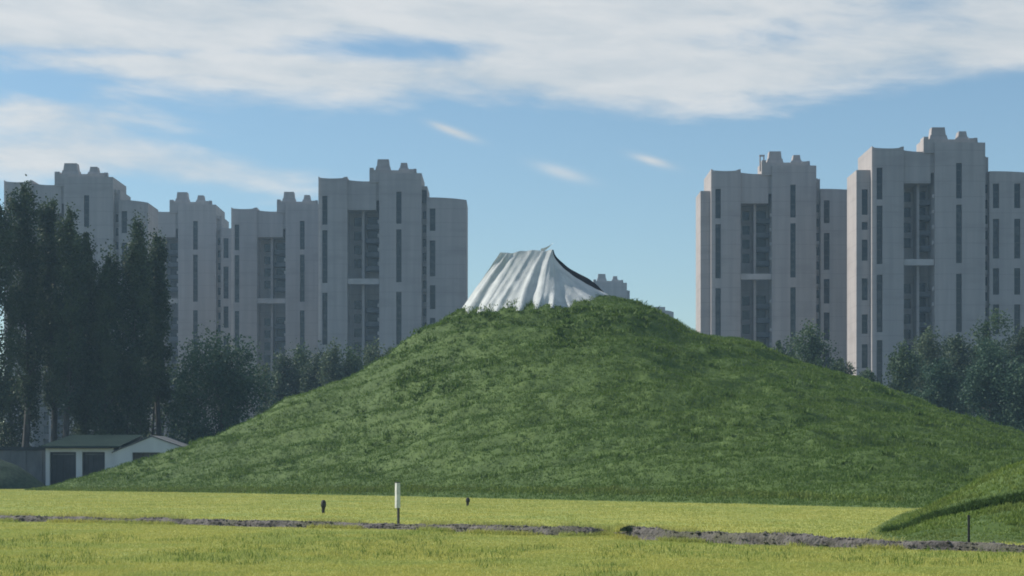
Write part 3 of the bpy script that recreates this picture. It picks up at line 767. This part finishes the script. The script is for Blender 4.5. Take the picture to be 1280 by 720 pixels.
for a in (0, .33, .66, 1.0): boxobj('window_frame', (wx0 + (wx1-wx0)*a - .04 + .04*(a == 0) - .0*(a == 1), wx0 + (wx1-wx0)*a + .04 - .04*(a == 1), .05, .095, wz0, wz1), M['frame'], o)
for a, b_ in ((62, 95), (102.5, 131)):
    dr = hb('door', hx(a)+.005, hx(b_)-.005, HD + .42, HD + .50, 0, hz(565) - .002, M['dark_door'])
    w_ = hx(b_) - hx(a); ox_ = hx(a) - ox
    for j in range(4): boxobj('door_panel', (ox_ + w_*(j/4) + .05, ox_ + w_*((j+1)/4) - .05, .36, .415, .1, hz(569)), M['dark_door'], dr)
    boxobj('transom', (ox_ + .25, ox_ + w_ - .25, .37, .41, hz(569) + .03, hz(567)), M['grey_wall'], dr)
# hipped green roof over the long part, gable roof slabs over the end
e = hz(557.5); rt = hz(543); x0, x1 = hx(52) - ox, hx(152) - ox; y0, y1 = -.55, 6.6
V = [(x0, y0, e), (x1, y0, e), (x1, y1, e), (x0, y1, e), (x0 + 2.3, 3, rt), (x1 + 1.5, 3, rt), (x0, y0, e-.1), (x1, y0, e-.1), (x1, y1, e-.1), (x0, y1, e-.1)]
Fc = [(0, 1, 5, 4), (1, 2, 5), (2, 3, 4, 5), (3, 0, 4), (6, 7, 1, 0), (7, 8, 2, 1), (8, 9, 3, 2), (9, 6, 0, 3), (9, 8, 7, 6)]
rf = mesh('roof', V, Fc, M['roof_green'], hs)
V, Fc = [], []
for j in range(22):
    a = j / 21; xx = x0 + .05 + (x1 - x0 - .1) * a; xt = x0 + 2.3 + (x1 + 1.5 - x0 - 2.3) * a
    tube(V, Fc, [(xx, y0 + .02, e + .01), (xt, 3, rt + .01)], [.035, .035], 4)
mesh('roof_rib', V, Fc, M['roof_green'], rf)
boxobj('eave_board', (x0 + .1, x1 - .9, y0 - .03, y0 + .45, hz(560.5), e - .11), M['eave'], rf)
V, Fc = [], []
for sgn, xe, zz in ((-1, gl - .12, zg(gl) + .0), (1, gr_ + .2, zg(gr_) - .04)):
    i = len(V); V += [(xe, -.36, zz - .02), (ap, -.36, za + .04), (ap, 7.6, za + .04), (xe, 7.6, zz - .02), (xe, -.36, zz + .07), (ap, -.36, za + .14), (ap, 7.6, za + .14), (xe, 7.6, zz + .07)]
    Fc += [(i, i+1, i+5, i+4), (i+4, i+5, i+6, i+7), (i+3, i+2, i+1, i), (i, i+4, i+7, i+3), (i+2, i+3, i+7, i+6)]
mesh('gable_roof', V, Fc, M['grey_wall'], hs)

V, Fc = [], []; wl0, wl1 = hx(-40), hx(55.5)
bw = empty('boundary_wall', ((wl0+wl1)/2, HD + .6, 0), 'dark grey wall with coping running left from the low house', 'wall')
hw = (wl1 - wl0) / 2
boxobj('wall_face', (-hw, hw, 0, .3, 0, hz(563)), M['grey_wall'], bw)
boxobj('coping', (-hw - .05, hw - .01, -.12, .42, hz(563) + .002, hz(558.5)), M['eave'], bw)
for j in range(5): boxobj('pier', (-hw + .4 + j*(2*hw - 1.1)/4, -hw + .75 + j*(2*hw - 1.1)/4, -.08, .29, 0, hz(563) - .003), M['grey_wall'], bw)

# heap under green netting in front of the wall
hd = 171.0; c_ = px2w(-12, 0, hd); r_ = 66 * hd / F; hh = CH + (HY - 572.5) * hd / F
V = []; nu, nv = 56, 18
for i in range(nv + 1):
    q = i / nv
    for j in range(nu):
        a = 2*math.pi*j/nu; rr = r_ * q * (1 + .05*math.sin(3*a + 1) + .03*math.sin(7*a)); z = hh * (1 - sm(q)) ** .8 if q < 1 else -.1
        z = hh * max(0, (1 - q**1.7)) if q < 1 else -.1
        V.append((rr*math.cos(a), rr*math.sin(a), z + .10 * mn.noise(Vector((rr*math.cos(a)*.9, rr*math.sin(a)*.9, 3))) * (q < .97)))
Fc = [(i*nu + j, i*nu + (j+1) % nu, (i+1)*nu + (j+1) % nu, (i+1)*nu + j) for i in range(nv) for j in range(nu)]
hp = mesh('netted_heap', [(x, y, z) for x, y, z in V], [f[::-1] for f in Fc], M['net'], smooth=True)
hp.location = (c_.x, hd, 0); tag(hp, 'rounded heap under dark green netting at the left edge beside the house', 'heap')

# ------------------------------------------------------------------ posts
def post(px, base, top, wpx, lab, kind):
    d = CH * F / (base - HY); x = (px - 640) * d / F; h = (base - top) * d / F; w = wpx * d / F
    t = empty('marker_post', (x, d, 0), lab, 'post')
    if kind == 'white':
        V, Fc = [], []; box(V, Fc, -w*.5, w*.5, -w*.4, w*.4, h*.40, h, .004, .004); p = mesh('sleeve', V, Fc, M['post_white'], t)
        V, Fc = [], []; box(V, Fc, w*.02, w*.40, -w*.3, w*.3, -.1, h*.399); mesh('shaft', V, Fc, M['post_dark'], t)
        boxobj('cap', (-w*.56, w*.56, -w*.46, w*.46, h + .002, h + .03), M['post_dark'], t, .01, .01)
    elif kind == 'short':
        V, Fc = [], []; tube(V, Fc, [(0, 0, -.05), (0, 0, h*.25), (.01, 0, h*.5)], [w*.24, w*.28, w*.36], 10); mesh('shaft', V, Fc, M['post_dark'], t)
        V, Fc = [], []; tube(V, Fc, [(.01, 0, h*.45), (.012, 0, h*.55), (.015, 0, h*.85), (.022, 0, h*.93), (.03, 0, h)], [w*.36, w*.48, w*.46, w*.34, w*.2], 12); mesh('head', V, Fc, M['post_dark'], t, smooth=True)
    else:
        V, Fc = [], []; box(V, Fc, -w*.4, w*.4, -w*.4, w*.4, -.1, h*.96); mesh('shaft', V, Fc, M['post_dark'], t)
        boxobj('cap', (-w*.55, w*.55, -w*.5, w*.5, h*.962, h), M['post_dark'], t, .006, .006)
    if kind == 'white': t.rotation_euler.z = R(33)
    return t
post(497, 656, 603.5, 5.4, 'white marker post with dark right side standing at the gravel track', 'white')
post(404, 642, 625, 7, 'short dark marker on the lawn left of the white post', 'short')
post(584.5, 633, 622, 5.5, 'short dark marker on the lawn right of the white post', 'short')
o = post(1211, 688, 644, 3.2, 'thin dark post at the foot of the right bank', 'thin')

# dark clump on the track
q = int(np.argmin(np.abs(640 + bx_/by_*F - 788)))
k = 260; a = rng.uniform(0, 6.3, k); r = .15 * np.sqrt(rng.random(k))
o = blades('track_shrub', np.c_[bx_[q] + r*np.cos(a)*1.5, by_[q] + .25 + r*np.sin(a), np.full(k, bl[q]*.75)], .07 + .12*(1 - r/.15), np.full(k, .022), .5, TM['dark'],
           'low dark shrub on the edge of the gravel track', 'shrub', n=4, spread=.03)
del o['kind']

# ------------------------------------------------------------------ air
hv = bpy.data.materials.new('haze'); hv.use_nodes = True; t = hv.node_tree; t.nodes.clear()
ou = t.nodes.new('ShaderNodeOutputMaterial'); pv = t.nodes.new('ShaderNodeVolumePrincipled')
pv.inputs['Color'].default_value = (.50, .76, 1, 1); pv.inputs['Density'].default_value = .00027; pv.inputs['Anisotropy'].default_value = .2
t.links.new(pv.outputs[0], ou.inputs['Volume'])
V, Fc = [], []; box(V, Fc, -700, 700, -60, 900, -1, 90); o = mesh('haze', V, Fc, hv); tag(o, 'pale blue summer haze in the air', 'haze', kind='stuff')
